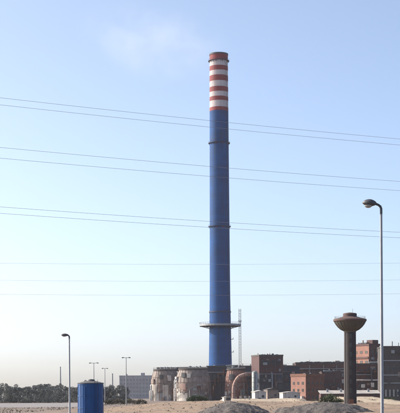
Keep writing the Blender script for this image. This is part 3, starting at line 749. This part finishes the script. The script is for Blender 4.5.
# ------------------------------------------------------------------ water tower
def water_tower():
    Y = 300; x = X(350.3, Y); u = Y/FOC
    t = thing('water_tower', 'dark concrete water tower with saucer bowl on a thick stem', 'water tower', (x, Y, 0))
    z = lambda py: Z(py, Y)
    MB().lathe([(6.4*u,-0.5),(6.2*u,z(385)),(5.9*u,z(333))], 40).build('stem', 'concrete', t, True)
    bw = MB().lathe([(5.9*u,z(333)),(6.5*u,z(331.6)),(9.5*u,z(330)),(12.2*u,z(327.6)),(14.4*u,z(324.8)),(15.8*u,z(322.2))], 56).build('bowl', 'bowl', t, True)
    MB().lathe([(16.2*u,z(322.2)),(16.6*u,z(321.8)),(16.6*u,z(320.2)),(16.0*u,z(319.8))], 56).build('rim', 'bowlroof', bw, True)
    rf = MB().lathe([(16.0*u,z(319.8)),(11*u,z(318.6)),(7*u,z(317.3))], 56).build('roof', 'bowlroof', t, True)
    MB().lathe([(6.9*u,z(317.6)),(6.9*u,z(314.6)),(6.2*u,z(314.0)),(1*u,z(313.2))], 32).build('lantern', 'bowlroof', rf, True)
    MB().ring_rail(15.2*u, z(319.6), 0.5, 40, 0.015).build('railing', 'dark_steel', t)
    rb = MB()
    for j in range(24):
        a = 2*math.pi*j/24; c, s_ = math.cos(a), math.sin(a)
        pts = [(6.6*u,z(331.6)),(9.55*u,z(330.1)),(12.25*u,z(327.7)),(14.45*u,z(324.9)),(15.85*u,z(322.3))]
        rb.tube([(r_*c, r_*s_, zz) for r_, zz in pts], 0.065, 4)
    rb.build('rib', 'bowl', bw)
    # stair slit windows down the middle, ladder and door
    n = 0
    for py in range(337, 396, 9):
        o = MB().box(-0.22, 0.22, -0.06, 0.10, 0, 0.95).build('window', 'bowl', t, loc=(0.05, -(6.08*u), z(py)-0.5)); n += 1
        MB().box(-0.15, 0.15, -0.075, -0.03, 0.1, 0.85).build('pane', 'glass', o)
    MB().box(-0.5, 0.5, -0.08, 0.1, 0, 2.1).build('door', 'rust', t, loc=(0.1, -6.38*u, 0.05))
    for a in (-150, -30):
        c, s_ = math.cos(R(a)), math.sin(R(a))
        MB().tube([(c*6.55*u, s_*6.55*u, 0), (c*6.1*u, s_*6.1*u, z(333))], 0.06, 6).build('downpipe', 'dark_steel', t)
    for k in range(1, 7):
        zz = z(333)*k/7; r_ = (6.35 - 0.5*k/7)*u
        MB().lathe([(r_-0.1,zz-0.03),(r_+0.025,zz-0.03),(r_+0.025,zz+0.03),(r_-0.1,zz+0.03)], 40, close=False).build('pour_joint', 'concrete', t)
    MB().tube([(0.6,0,z(313.4)),(0.6,0,z(309.5))], 0.025, 5).build('lightning_rod', 'dark_steel', t)
water_tower()

# ------------------------------------------------------------------ low walls, sheds, posts, pipe rack
BANKS = []
def pale_bank(name, label, px0, px1, y0, y1, z0, z1, back=14.0):
    """a bank of pale sand rising away from the camera, falling behind its crest"""
    xa, xb = X(px0, y1), X(px1, y1)
    def fz(x, y):
        e = max(0.0, min(1.0, min((x-xa)/7.0, (xb-x)/7.0) + 0.25*fbm(x, y, 0.3)))
        e = e*e*(3-2*e); u = (y-y0)/(y1-y0)
        z = z0 + (z1-z0)*u if u < 1 else z1 - (z1+0.3)*(y-y1)/back
        return z*e - 0.3*(1-e) + 0.24*fbm(x, y, 0.16) + 0.08*fbm(x, y, 0.9)
    BANKS.append((xa, xb, y0, y1+back, fz))
    o, _ = sheet(name, axis([(xa, xb, 0.7)]), axis([(y0, y1+back, 1.3)]), fz, 'palesand')
    for p in o.data.polygons: p.use_smooth = True
    return tag(o, label, None, None, 'structure')
pale_bank('sand_bank', 'pale sand bank behind the tan bank below the boiler house', 206, 318, 424, 462, 0.1, Z(398.9,462))
pale_bank('sand_bank', 'pale sand bank around the stem of the water tower', 316, 392, 330, 470, -0.2, Z(397.6,470))

def shed(label, px0, px1, Y, top, mat, d=5.0, name='shed', roof='pale', th=14, zb=0.0):
    x0, x1 = X(px0,Y), X(px1,Y); w = x1-x0; h = Z(top,Y) - zb
    t = thing(name, label, 'shed', (x0, Y, zb), R(th))
    MB().box(0, w, 0, d, -0.3, h*0.86).build('wall', mat, t)
    MB().extrude_y([(-0.25,h*0.86+0.004),(w+0.25,h*0.86+0.004),(w+0.25,h*0.89),(w/2,h),(-0.25,h*0.89)], -0.3, d+0.3).build('roof', roof, t)
    MB().box(w*0.30, w*0.30+1.0, -0.08, -0.004, 0, 2.1).build('door', 'dark_steel', t)
    window(t, (w*0.72, -0.02, h*0.42), 1.0, 1.0)
    return t
shed('white gabled shed below the silo, behind the pale sand bank', 255, 266.5, 600, 390.6, 'pale')
shed('small white cabin at the left end of the pale sand bank', 224, 231.3, 446, 396.6, 'pale', 2.2, 'cabin', 'pale', 14, 0.9)
shed('grey mauve shed right of the white gabled shed', 267.5, 279, 640, 388.2, 'taupe', 6, 'shed', 'roof')
shed('long white shed in front of the pink block', 283, 301, 690, 391.8, 'pale', 6, 'shed', 'pale')
for i, (px, lab) in enumerate(((240.5, 'leftmost of three white gateposts on the pale sand bank'), (245, 'middle one of three white gateposts on the pale sand bank'), (249.5, 'rightmost of three white gateposts on the pale sand bank'))):
    t = thing('gatepost', lab, 'post', (X(px,456), 456, 1.35), 0, 'white gateposts')
    MB().box(-0.28,0.28,-0.28,0.28,-0.9,1.55).build('shaft', 'pale', t); MB().box(-0.36,0.36,-0.36,0.36,1.553,1.70).build('cap', 'yard', t)

def long_shed():
    Y = 640; x0, x1 = X(321,Y), X(380,Y); w = x1-x0
    t = thing('long_shed', 'long low shed with pale roof behind the water tower stem', 'shed', (x0, Y, 0))
    ze, zr = Z(394.6,Y), Z(391.3,Y)
    MB().box(0, w, 0.4, 11, -0.3, ze-0.02).build('wall', 'brown', t)
    MB().add([(-0.4,0,ze),(w+0.4,0,ze),(w+0.4,11.4,zr),(-0.4,11.4,zr),(-0.4,0,ze+0.18),(w+0.4,0,ze+0.18),(w+0.4,11.4,zr+0.18),(-0.4,11.4,zr+0.18)],
             [(3,2,1,0),(4,5,6,7),(0,1,5,4),(1,2,6,5),(2,3,7,6),(3,0,4,7)]).build('roof', 'sheetroof', t)
    for i in range(6): MB().box(1.5+i*4.4, 3.6+i*4.4, 0.28, 0.396, 0, 2.6).build('door', 'dark_steel' if i % 2 else 'rust', t)
    for i in range(4): MB().box(3+i*6.3, 3.9+i*6.3, 5.2, 6.1, ze+0.6, zr+0.9).build('roof_vent', 'steel', t)
long_shed()

# ------------------------------------------------------------------ shrubs and scrub
shrub('shrub', 'round dark green shrub behind the grey heap left of the water tower', (X(331,330), 330, 0), 5.4, 2.6, Z(394.2,330), 'leaf', 4200, 0.12)
shrub('shrub', 'smaller shrub right of the water tower on the pale sand bank', (X(366.5,318), 318, 0), 2.6, 1.6, Z(404,312), 'leaf_dry', 900, 0.10)
shrub('hedge', 'long green hedge below the widest taupe tank left of the chimney', (X(197.5,580), 580, 0), 8.6, 2.2, Z(394.3,580), 'leaf', 3600, 0.16, None, 'hedge')
shrub('shrub', 'green clump at the foot of the grey brown shed at the right edge', (X(389,500), 500, 0), 4.4, 2.2, Z(397,500), 'leaf', 1500, 0.14)
for px, Y, w, py, lab in ((109, 524, 3.4, 398.5, 'dry brown scrub right beside the blue tank'), (118, 536, 4.2, 398.0, 'dry brown scrub left of the tallest twin-armed mast'),
                          (130, 544, 4.6, 397.6, 'dry brown scrub right of the tallest twin-armed mast'), (141, 532, 3.8, 398.6, 'dry brown scrub nearest the leftmost taupe tank')):
    shrub('scrub', lab, (X(px,Y), Y, 0), w, 2.2, Z(py,Y), 'leaf_dry', 1300, 0.14, 'dry scrub behind the tan bank', 'scrub')

for px, Y, w, py, lab in ((359, 380, 2.2, 400.5, 'low dry scrub just right of the water tower stem'), (372, 420, 2.8, 399.2, 'low dry scrub left of the tall street lamp pole'),
                          (341, 400, 2.0, 399.8, 'low dry scrub just left of the water tower stem'), (314, 440, 2.6, 399.6, 'low dry scrub between the two pale sand banks')):
    shrub('scrub', lab, (X(px,Y), Y, 0.5), w, 1.8, Z(py,Y)-0.5, 'leaf_dry', 900, 0.12, 'dry scrub on the pale sand banks', 'scrub')

def weeds():
    mb = MB(); r = random.Random(5)
    for _ in range(9000):
        Y = r.uniform(216, 600); x = X(r.uniform(-10, 410), Y)
        if mnoise.noise(Vector((x*0.09, Y*0.09, 9))) < 0.02: continue
        if x < -35 and 394 < Y < 672: continue
        on = -32 < x < 56 and 205 < Y < 426
        if on and r.random() < 0.55: continue
        z = (mound_z(x, Y) if on else ground_z(x, Y)) - 0.03
        for (xa, xb, ya, yb, fz) in BANKS:
            if xa < x < xb and ya < Y < yb: z = max(z, fz(x, Y) - 0.03)
        h = r.uniform(0.08, 0.42) * (0.7 if on else 1.0)
        for k in range(5):
            a = r.uniform(0, 6.28); d = Vector((math.cos(a), math.sin(a), 0)); s = h*0.16
            p = Vector((x, Y, z)) + d*r.uniform(0,0.12); q = Vector((-d.y, d.x, 0))*s
            mb.add([p-q, p+q, p+d*h*0.55+Vector((0,0,h))], [(0,1,2)])
    o = mb.build('dry_weeds', 'leaf_dry'); tag(o, 'dry weeds scattered over the ground and the sand bank', 'weeds', None, 'stuff')
weeds()

def stones():
    r = random.Random(11); mb = MB()
    for _ in range(700):
        Y = r.uniform(230, 420); x = X(r.uniform(95, 340), Y)
        on = -32 < x < 56 and 205 < Y < 426
        z = mound_z(x, Y) if on else ground_z(x, Y)
        s = 0.04 + 0.30*r.random()**4
        vs = []
        for (a, b, c) in ((1,0,0),(-1,0,0),(0,1,0),(0,-1,0),(0,0,1),(0,0,-1)):
            k = s*r.uniform(0.7,1.3); vs.append((x+a*k, Y+b*k, z+c*k*0.7))
        mb.add(vs, [(0,2,4),(2,1,4),(1,3,4),(3,0,4),(2,0,5),(1,2,5),(3,1,5),(0,3,5)])
    o = mb.build('loose_stones', 'gravel'); tag(o, 'loose dark stones strewn over the sand bank', 'stones', None, 'stuff')
stones()

# ------------------------------------------------------------------ blue tank in the left foreground
def blue_tank():
    Y = 180; x = X(90.6,Y); r0 = 12.7*Y/FOC; zt = Z(383,Y)
    t = thing('storage_tank', 'glossy blue upright tank with dark conical lid in the left foreground', 'tank', (x, Y, 0))
    MB().lathe([(r0,-0.2),(r0,zt)], 64).build('shell', 'tankblue', t, True)
    for k in range(20):
        a = 2*math.pi*k/20 + 0.13; c, s_ = math.cos(a), math.sin(a)
        MB().bar((c*(r0+0.004), s_*(r0+0.004), 0), (c*(r0+0.004), s_*(r0+0.004), zt-0.02), 0.035).build('stave_rib', 'tankblue', t)
    for z in (1.55, 3.1, zt-0.10): MB().lathe([(r0,z-0.05),(r0+0.05,z-0.05),(r0+0.05,z+0.05),(r0,z+0.05)], 64, close=False).build('hoop', 'tankblue', t, True)
    ld = MB().lathe([(r0+0.10,zt+0.003),(r0+0.10,zt+0.07),(r0*0.42,Z(380.4,Y)),(r0*0.2,Z(380.1,Y))], 64).build('lid', 'tankroof', t, True)
    MB().lathe([(0.40,0),(0.40,0.16),(0.30,0.24),(0.05,0.27)], 24, (0.12,-0.1,Z(380.6,Y))).build('hatch', 'dark_steel', ld, True)
    MB().tube([(-0.75,-0.35,Z(382.3,Y)),(-0.75,-0.35,Z(380.2,Y)),(-0.62,-0.35,Z(379.7,Y)),(-0.5,-0.35,Z(380.1,Y))], 0.045, 8).build('breather_pipe', 'dark_steel', ld, True)
    a0 = R(-62); c, s_ = math.cos(a0), math.sin(a0); lad = MB()
    for off in (-0.2, 0.2): lad.bar(((r0+0.16)*c - s_*off, (r0+0.16)*s_ + c*off, 0), ((r0+0.16)*c - s_*off, (r0+0.16)*s_ + c*off, zt+0.5), 0.028)
    z = 0.3
    while z < zt+0.4: lad.bar(((r0+0.16)*c - s_*0.2, (r0+0.16)*s_ + c*0.2, z), ((r0+0.16)*c + s_*0.2, (r0+0.16)*s_ - c*0.2, z), 0.016); z += 0.3
    lad.build('ladder', 'bluesteel', t)
    MB().tube([(r0*math.cos(R(-110))*1.05, r0*math.sin(R(-110))*1.05, 0), (r0*math.cos(R(-110))*1.05, r0*math.sin(R(-110))*1.05, zt-0.45), (r0*math.cos(R(-110))*0.9, r0*math.sin(R(-110))*0.9, zt-0.3)], 0.05, 8).build('overflow_pipe', 'tankblue', t, True)
blue_tank()

# ------------------------------------------------------------------ street lamps
def cobra_lamp(label, Y, px_pole, py_top, arm, head_l, head_w, group=None, pole_r=(0.085, 0.055)):
    x = X(px_pole, Y); zt = Z(py_top, Y)
    t = thing('street_lamp', label, 'street lamp', (x, Y, 0), 0, group)
    MB().lathe([(pole_r[0]*1.7,-0.2),(pole_r[0]*1.7,1.1),(pole_r[0],1.25),(pole_r[1],zt-0.18)], 20).build('pole', 'pole', t, True)
    MB().lathe([(0.24,-0.02),(0.24,0.06),(pole_r[0]*1.8,0.10)], 20).build('base_plate', 'dark_steel', t)
    MB().box(-0.07,0.07,-pole_r[0]*1.7-0.012,-pole_r[0]*1.7+0.03,0.45,0.95).build('access_door', 'dark_steel', t)
    # bracket: bends over to the left
    r1 = pole_r[1]
    MB().tube([(0,0,zt-0.30),(0,0,zt-0.10),(-0.03,0,zt-0.02),(-0.10,0,zt+0.035),(-arm,0,zt+0.075)], [r1*1.12,r1*1.1,r1*1.08,r1*1.0,r1*1.05], 14).build('bracket', 'lampgrey', t, True)
    # housing: a drop seen from below
    n, k = 20, 14; vs, fs = [], []
    for i in range(k+1):
        u = i/k; w = math.sin(math.pi*min(1, (u*0.93+0.05)))**0.62
        w = max(0.16, w) if u < 0.5 else w
        xx = -arm + 0.03 - u*head_l
        for j in range(n):
            a = 2*math.pi*j/n; ca, sa = math.cos(a), math.sin(a)
            vs.append((xx, ca*head_w*0.5*w, zt + 0.08 + 0.03*u + sa*w*(head_w*0.42 if sa > 0 else head_w*0.30)))
    for i in range(k):
        for j in range(n):
            j2 = (j+1) % n; fs.append((i*n+j, (i+1)*n+j, (i+1)*n+j2, i*n+j2))
    fs.append(tuple(range(n))); fs.append(tuple(reversed([k*n+j for j in range(n)])))
    hd = MB().add(vs, fs).build('lamp_head', 'lampgrey', t, True)
    ln = MB(); cx = -arm + 0.03 - head_l*0.58
    prof = [(head_w*0.40,0.0),(head_w*0.36,-0.05),(head_w*0.22,-0.085),(0.02,-0.10)]
    ln.lathe([(r_, z) for r_, z in reversed(prof)], 24)
    ln.v = [(cx + v[0]*(head_l/head_w)*0.72, v[1], zt + 0.105 - head_w*0.22 + v[2]) for v in ln.v]
    ln.build('lens', 'lens', hd, True)
    return t
cobra_lamp('tall street lamp with drop-shaped head at the right edge', 50.4, 382.1, 206.8, 0.20, 0.50, 0.36, None, (0.062, 0.042))
cobra_lamp('slim street lamp with small flat head left of the blue tank', 158, 69.6, 335.2, 0.10, 0.86, 0.42, None, (0.10, 0.075))

def twin_lamp(label, px, py, Y, w, rz):
    t = thing('twin_lamp', label, 'lamp mast', (X(px,Y), Y, 0), rz, 'twin-armed lamp masts')
    zt = Z(py, Y)
    MB().lathe([(0.20,-0.2),(0.11,zt)], 14).build('pole', 'pole', t, True)
    MB().tube([(-w/2+0.3,0,zt+0.10),(-0.25,0,zt+0.02),(0.25,0,zt+0.02),(w/2-0.3,0,zt+0.10)], 0.07, 8).build('crossarm', 'lampgrey', t)
    for s_ in (-1,1):
        hd = MB().extrude_y([(-0.42,0.02),(0.42,-0.10),(0.42,0.06),(0.1,0.22),(-0.42,0.18)] if s_ > 0 else [(-0.42,-0.10),(0.42,0.02),(0.42,0.18),(-0.1,0.22),(-0.42,0.06)], -0.2, 0.2).build('lamp_head', 'lampgrey', t, loc=(s_*(w/2-0.1),0,zt+0.02))
        MB().box(-0.3,0.3,-0.15,0.15,-0.14,-0.06).build('lens', 'lens', hd)
twin_lamp('tallest twin-armed lamp mast, right of the blue tank', 126.3, 357.4, 490, 2.5, 0.15)
twin_lamp('twin-armed lamp mast rising straight behind the blue tank', 94, 362.6, 540, 3.1, 0.0)
twin_lamp('smallest twin-armed lamp mast, just right of the blue tank', 105, 368, 624, 2.4, 0.5)

# ------------------------------------------------------------------ overhead lines
def pylon(label, x, y, rz, h, arms):
    t = thing('pylon', label, 'pylon', (x, y, 0), rz, 'steel lattice pylons')
    b, top = 3.6, 0.6
    wd = lambda z: b + (top-b)*min(1, z/h)
    for sx in (-1,1):
        for sy in (-1,1): MB().bar((sx*b,sy*b,-0.4),(sx*top,sy*top,h),0.14).build('leg', 'steel', t)
    br = MB(); z = 0
    while z < h-2.5:
        st = 2.2 + wd(z)*0.7; z2 = min(h, z+st); a, c = wd(z), wd(z2)
        for (ax,ay,bx,by) in ((-1,-1,1,-1),(1,-1,1,1),(1,1,-1,1),(-1,1,-1,-1)):
            br.bar((ax*a,ay*a,z),(bx*c,by*c,z2),0.07); br.bar((bx*a,by*a,z),(ax*c,ay*c,z2),0.07); br.bar((ax*c,ay*c,z2),(bx*c,by*c,z2),0.06)
        z = z2
    br.build('bracing', 'steel', t)
    for (za, reach) in arms:
        m = MB(); w = wd(za)
        for s_ in (-1,1):
            m.bar((0,s_*w,za),(0,s_*reach,za+0.2),0.12); m.bar((0,s_*w,za+2.0),(0,s_*reach,za+0.2),0.09)
        m.build('crossarm', 'steel', t)
    return t

def wire(label, a, b, sag, r_, group):
    a, b = Vector(a), Vector(b); base = (a+b)/2
    pts = []
    for i in range(61):
        u = i/60; p = a.lerp(b, u); pts.append((p.x-base.x, p.y-base.y, p.z - sag*4*u*(1-u) - base.z))
    o = MB().tube(pts, r_, 5).build('power_line', 'wire', None, True, base)
    return tag(o, label, 'power line', group)
# near line: crosses the view, receding to the right
d = Vector((65.9, 36.0, 0)).normalized(); mid = Vector((3.2, 247.8, 0)); rz = math.atan2(d.y, d.x)
hs_ = [51.6, 50.45, 43.5, 41.75, 33.8, 32.75]; SAG = 3.6
names = ['topmost power line crossing the banded top of the chimney', 'second power line from the top, just below the topmost', 'third power line from the top, upper of the middle pair',
         'fourth power line from the top, lower of the middle pair', 'fifth power line from the top, upper of the lower sagging pair', 'sixth power line from the top, lower of the lower sagging pair']
A, B = mid - d*165, mid + d*165
for z, lab in zip(hs_, names):
    wire(lab, (A.x, A.y, z+SAG), (B.x, B.y, z+SAG), SAG, 0.024, 'near overhead power lines')
arms = [(54.6, 4.0), (46.0, 5.0), (36.3, 4.5)]
pylon('steel lattice pylon out to the left carrying the near lines', A.x, A.y, rz, 58, arms)
pylon('steel lattice pylon out to the right carrying the near lines', B.x, B.y, rz, 58, arms)
# far line: square to the view
for py, dz, lab in ((264, 0, 'uppermost of the three faint level lines low in the sky'), (281, 0, 'middle one of the three faint level lines low in the sky'), (295, 0, 'lowest of the three faint level lines low in the sky')):
    z = Z(py,600); wire(lab, (-230, 592, z+4.2), (245, 612, z+4.2), 4.2, 0.034, 'far overhead power lines')
arms = [(Z(264,600)+3.6, 3.5), (Z(281,600)+3.6, 4.2), (Z(295,600)+3.6, 3.8)]
pylon('steel lattice pylon out to the left carrying the far level lines', -230, 592, 0.04, 70, arms)
pylon('steel lattice pylon out to the right carrying the far level lines', 245, 612, 0.04, 70, arms)

# ------------------------------------------------------------------ smoke drifting from the chimney mouth
def smoke():
    m = bpy.data.materials.new('thin_smoke'); m.use_nodes = True; nt = m.node_tree; nt.nodes.clear(); L = nt.links.new
    out = nd(nt, 'ShaderNodeOutputMaterial'); pv = nd(nt, 'ShaderNodeVolumePrincipled'); pv.inputs['Color'].default_value = (0.90,0.94,0.98,1); pv.inputs['Anisotropy'].default_value = 0.2
    tc = nd(nt, 'ShaderNodeTexCoord'); ln = nd(nt, 'ShaderNodeVectorMath', operation='LENGTH'); L(tc.outputs['Object'], ln.inputs[0])
    fall = nd(nt, 'ShaderNodeMapRange', interpolation_type='SMOOTHSTEP'); fall.inputs[1].default_value = 1.0; fall.inputs[2].default_value = 0.30; fall.inputs[3].default_value = 0; fall.inputs[4].default_value = 1
    L(ln.outputs['Value'], fall.inputs[0])
    mp = nd(nt, 'ShaderNodeMapping'); mp.inputs['Scale'].default_value = (1.9, 1.2, 1.3); L(tc.outputs['Object'], mp.inputs[0])
    no = nd(nt, 'ShaderNodeTexNoise'); no.inputs['Scale'].default_value = 1.3; no.inputs['Detail'].default_value = 4; L(mp.outputs[0], no.inputs['Vector'])
    nr = nd(nt, 'ShaderNodeMapRange'); nr.inputs[1].default_value = 0.36; nr.inputs[2].default_value = 0.7; nr.inputs[3].default_value = 0; nr.inputs[4].default_value = 1
    L(no.outputs['Fac'], nr.inputs[0])
    a = nd(nt, 'ShaderNodeMath', operation='MULTIPLY'); L(fall.outputs[0], a.inputs[0]); L(nr.outputs[0], a.inputs[1])
    b = nd(nt, 'ShaderNodeMath', operation='MULTIPLY'); L(a.outputs[0], b.inputs[0]); b.inputs[1].default_value = 0.014
    L(b.outputs[0], pv.inputs['Density']); L(pv.outputs[0], out.inputs['Volume'])
    me = MB(); n, k = 24, 14
    me.lathe([(math.sin(math.pi*(i+0.02)/(k+0.04)), -math.cos(math.pi*(i+0.02)/(k+0.04))) for i in range(k+1)], n)
    o = me.build('smoke_plume', m)
    o.location = (X(156,1012), 1014, Z(42,1012)); o.scale = (66, 22, 34); o.rotation_euler = (0, R(14), 0)
    tag(o, 'faint white smoke drifting left from the chimney mouth', 'smoke', None, 'stuff')
smoke()

# ------------------------------------------------------------------ haze
def haze():
    m = bpy.data.materials.new('hazy_air'); m.use_nodes = True; nt = m.node_tree; nt.nodes.clear()
    out = nd(nt, 'ShaderNodeOutputMaterial'); pv = nd(nt, 'ShaderNodeVolumePrincipled')
    pv.inputs['Color'].default_value = (0.96, 0.94, 0.98, 1); pv.inputs['Density'].default_value = 0.000034; pv.inputs['Anisotropy'].default_value = 0.25
    nt.links.new(pv.outputs[0], out.inputs['Volume'])
    o = MB().box(-7200, 7200, -140, 8200, -2.0, 330).build('haze', m)
    tag(o, 'thin pale haze hanging over the whole plain', 'haze', None, 'stuff')
haze()
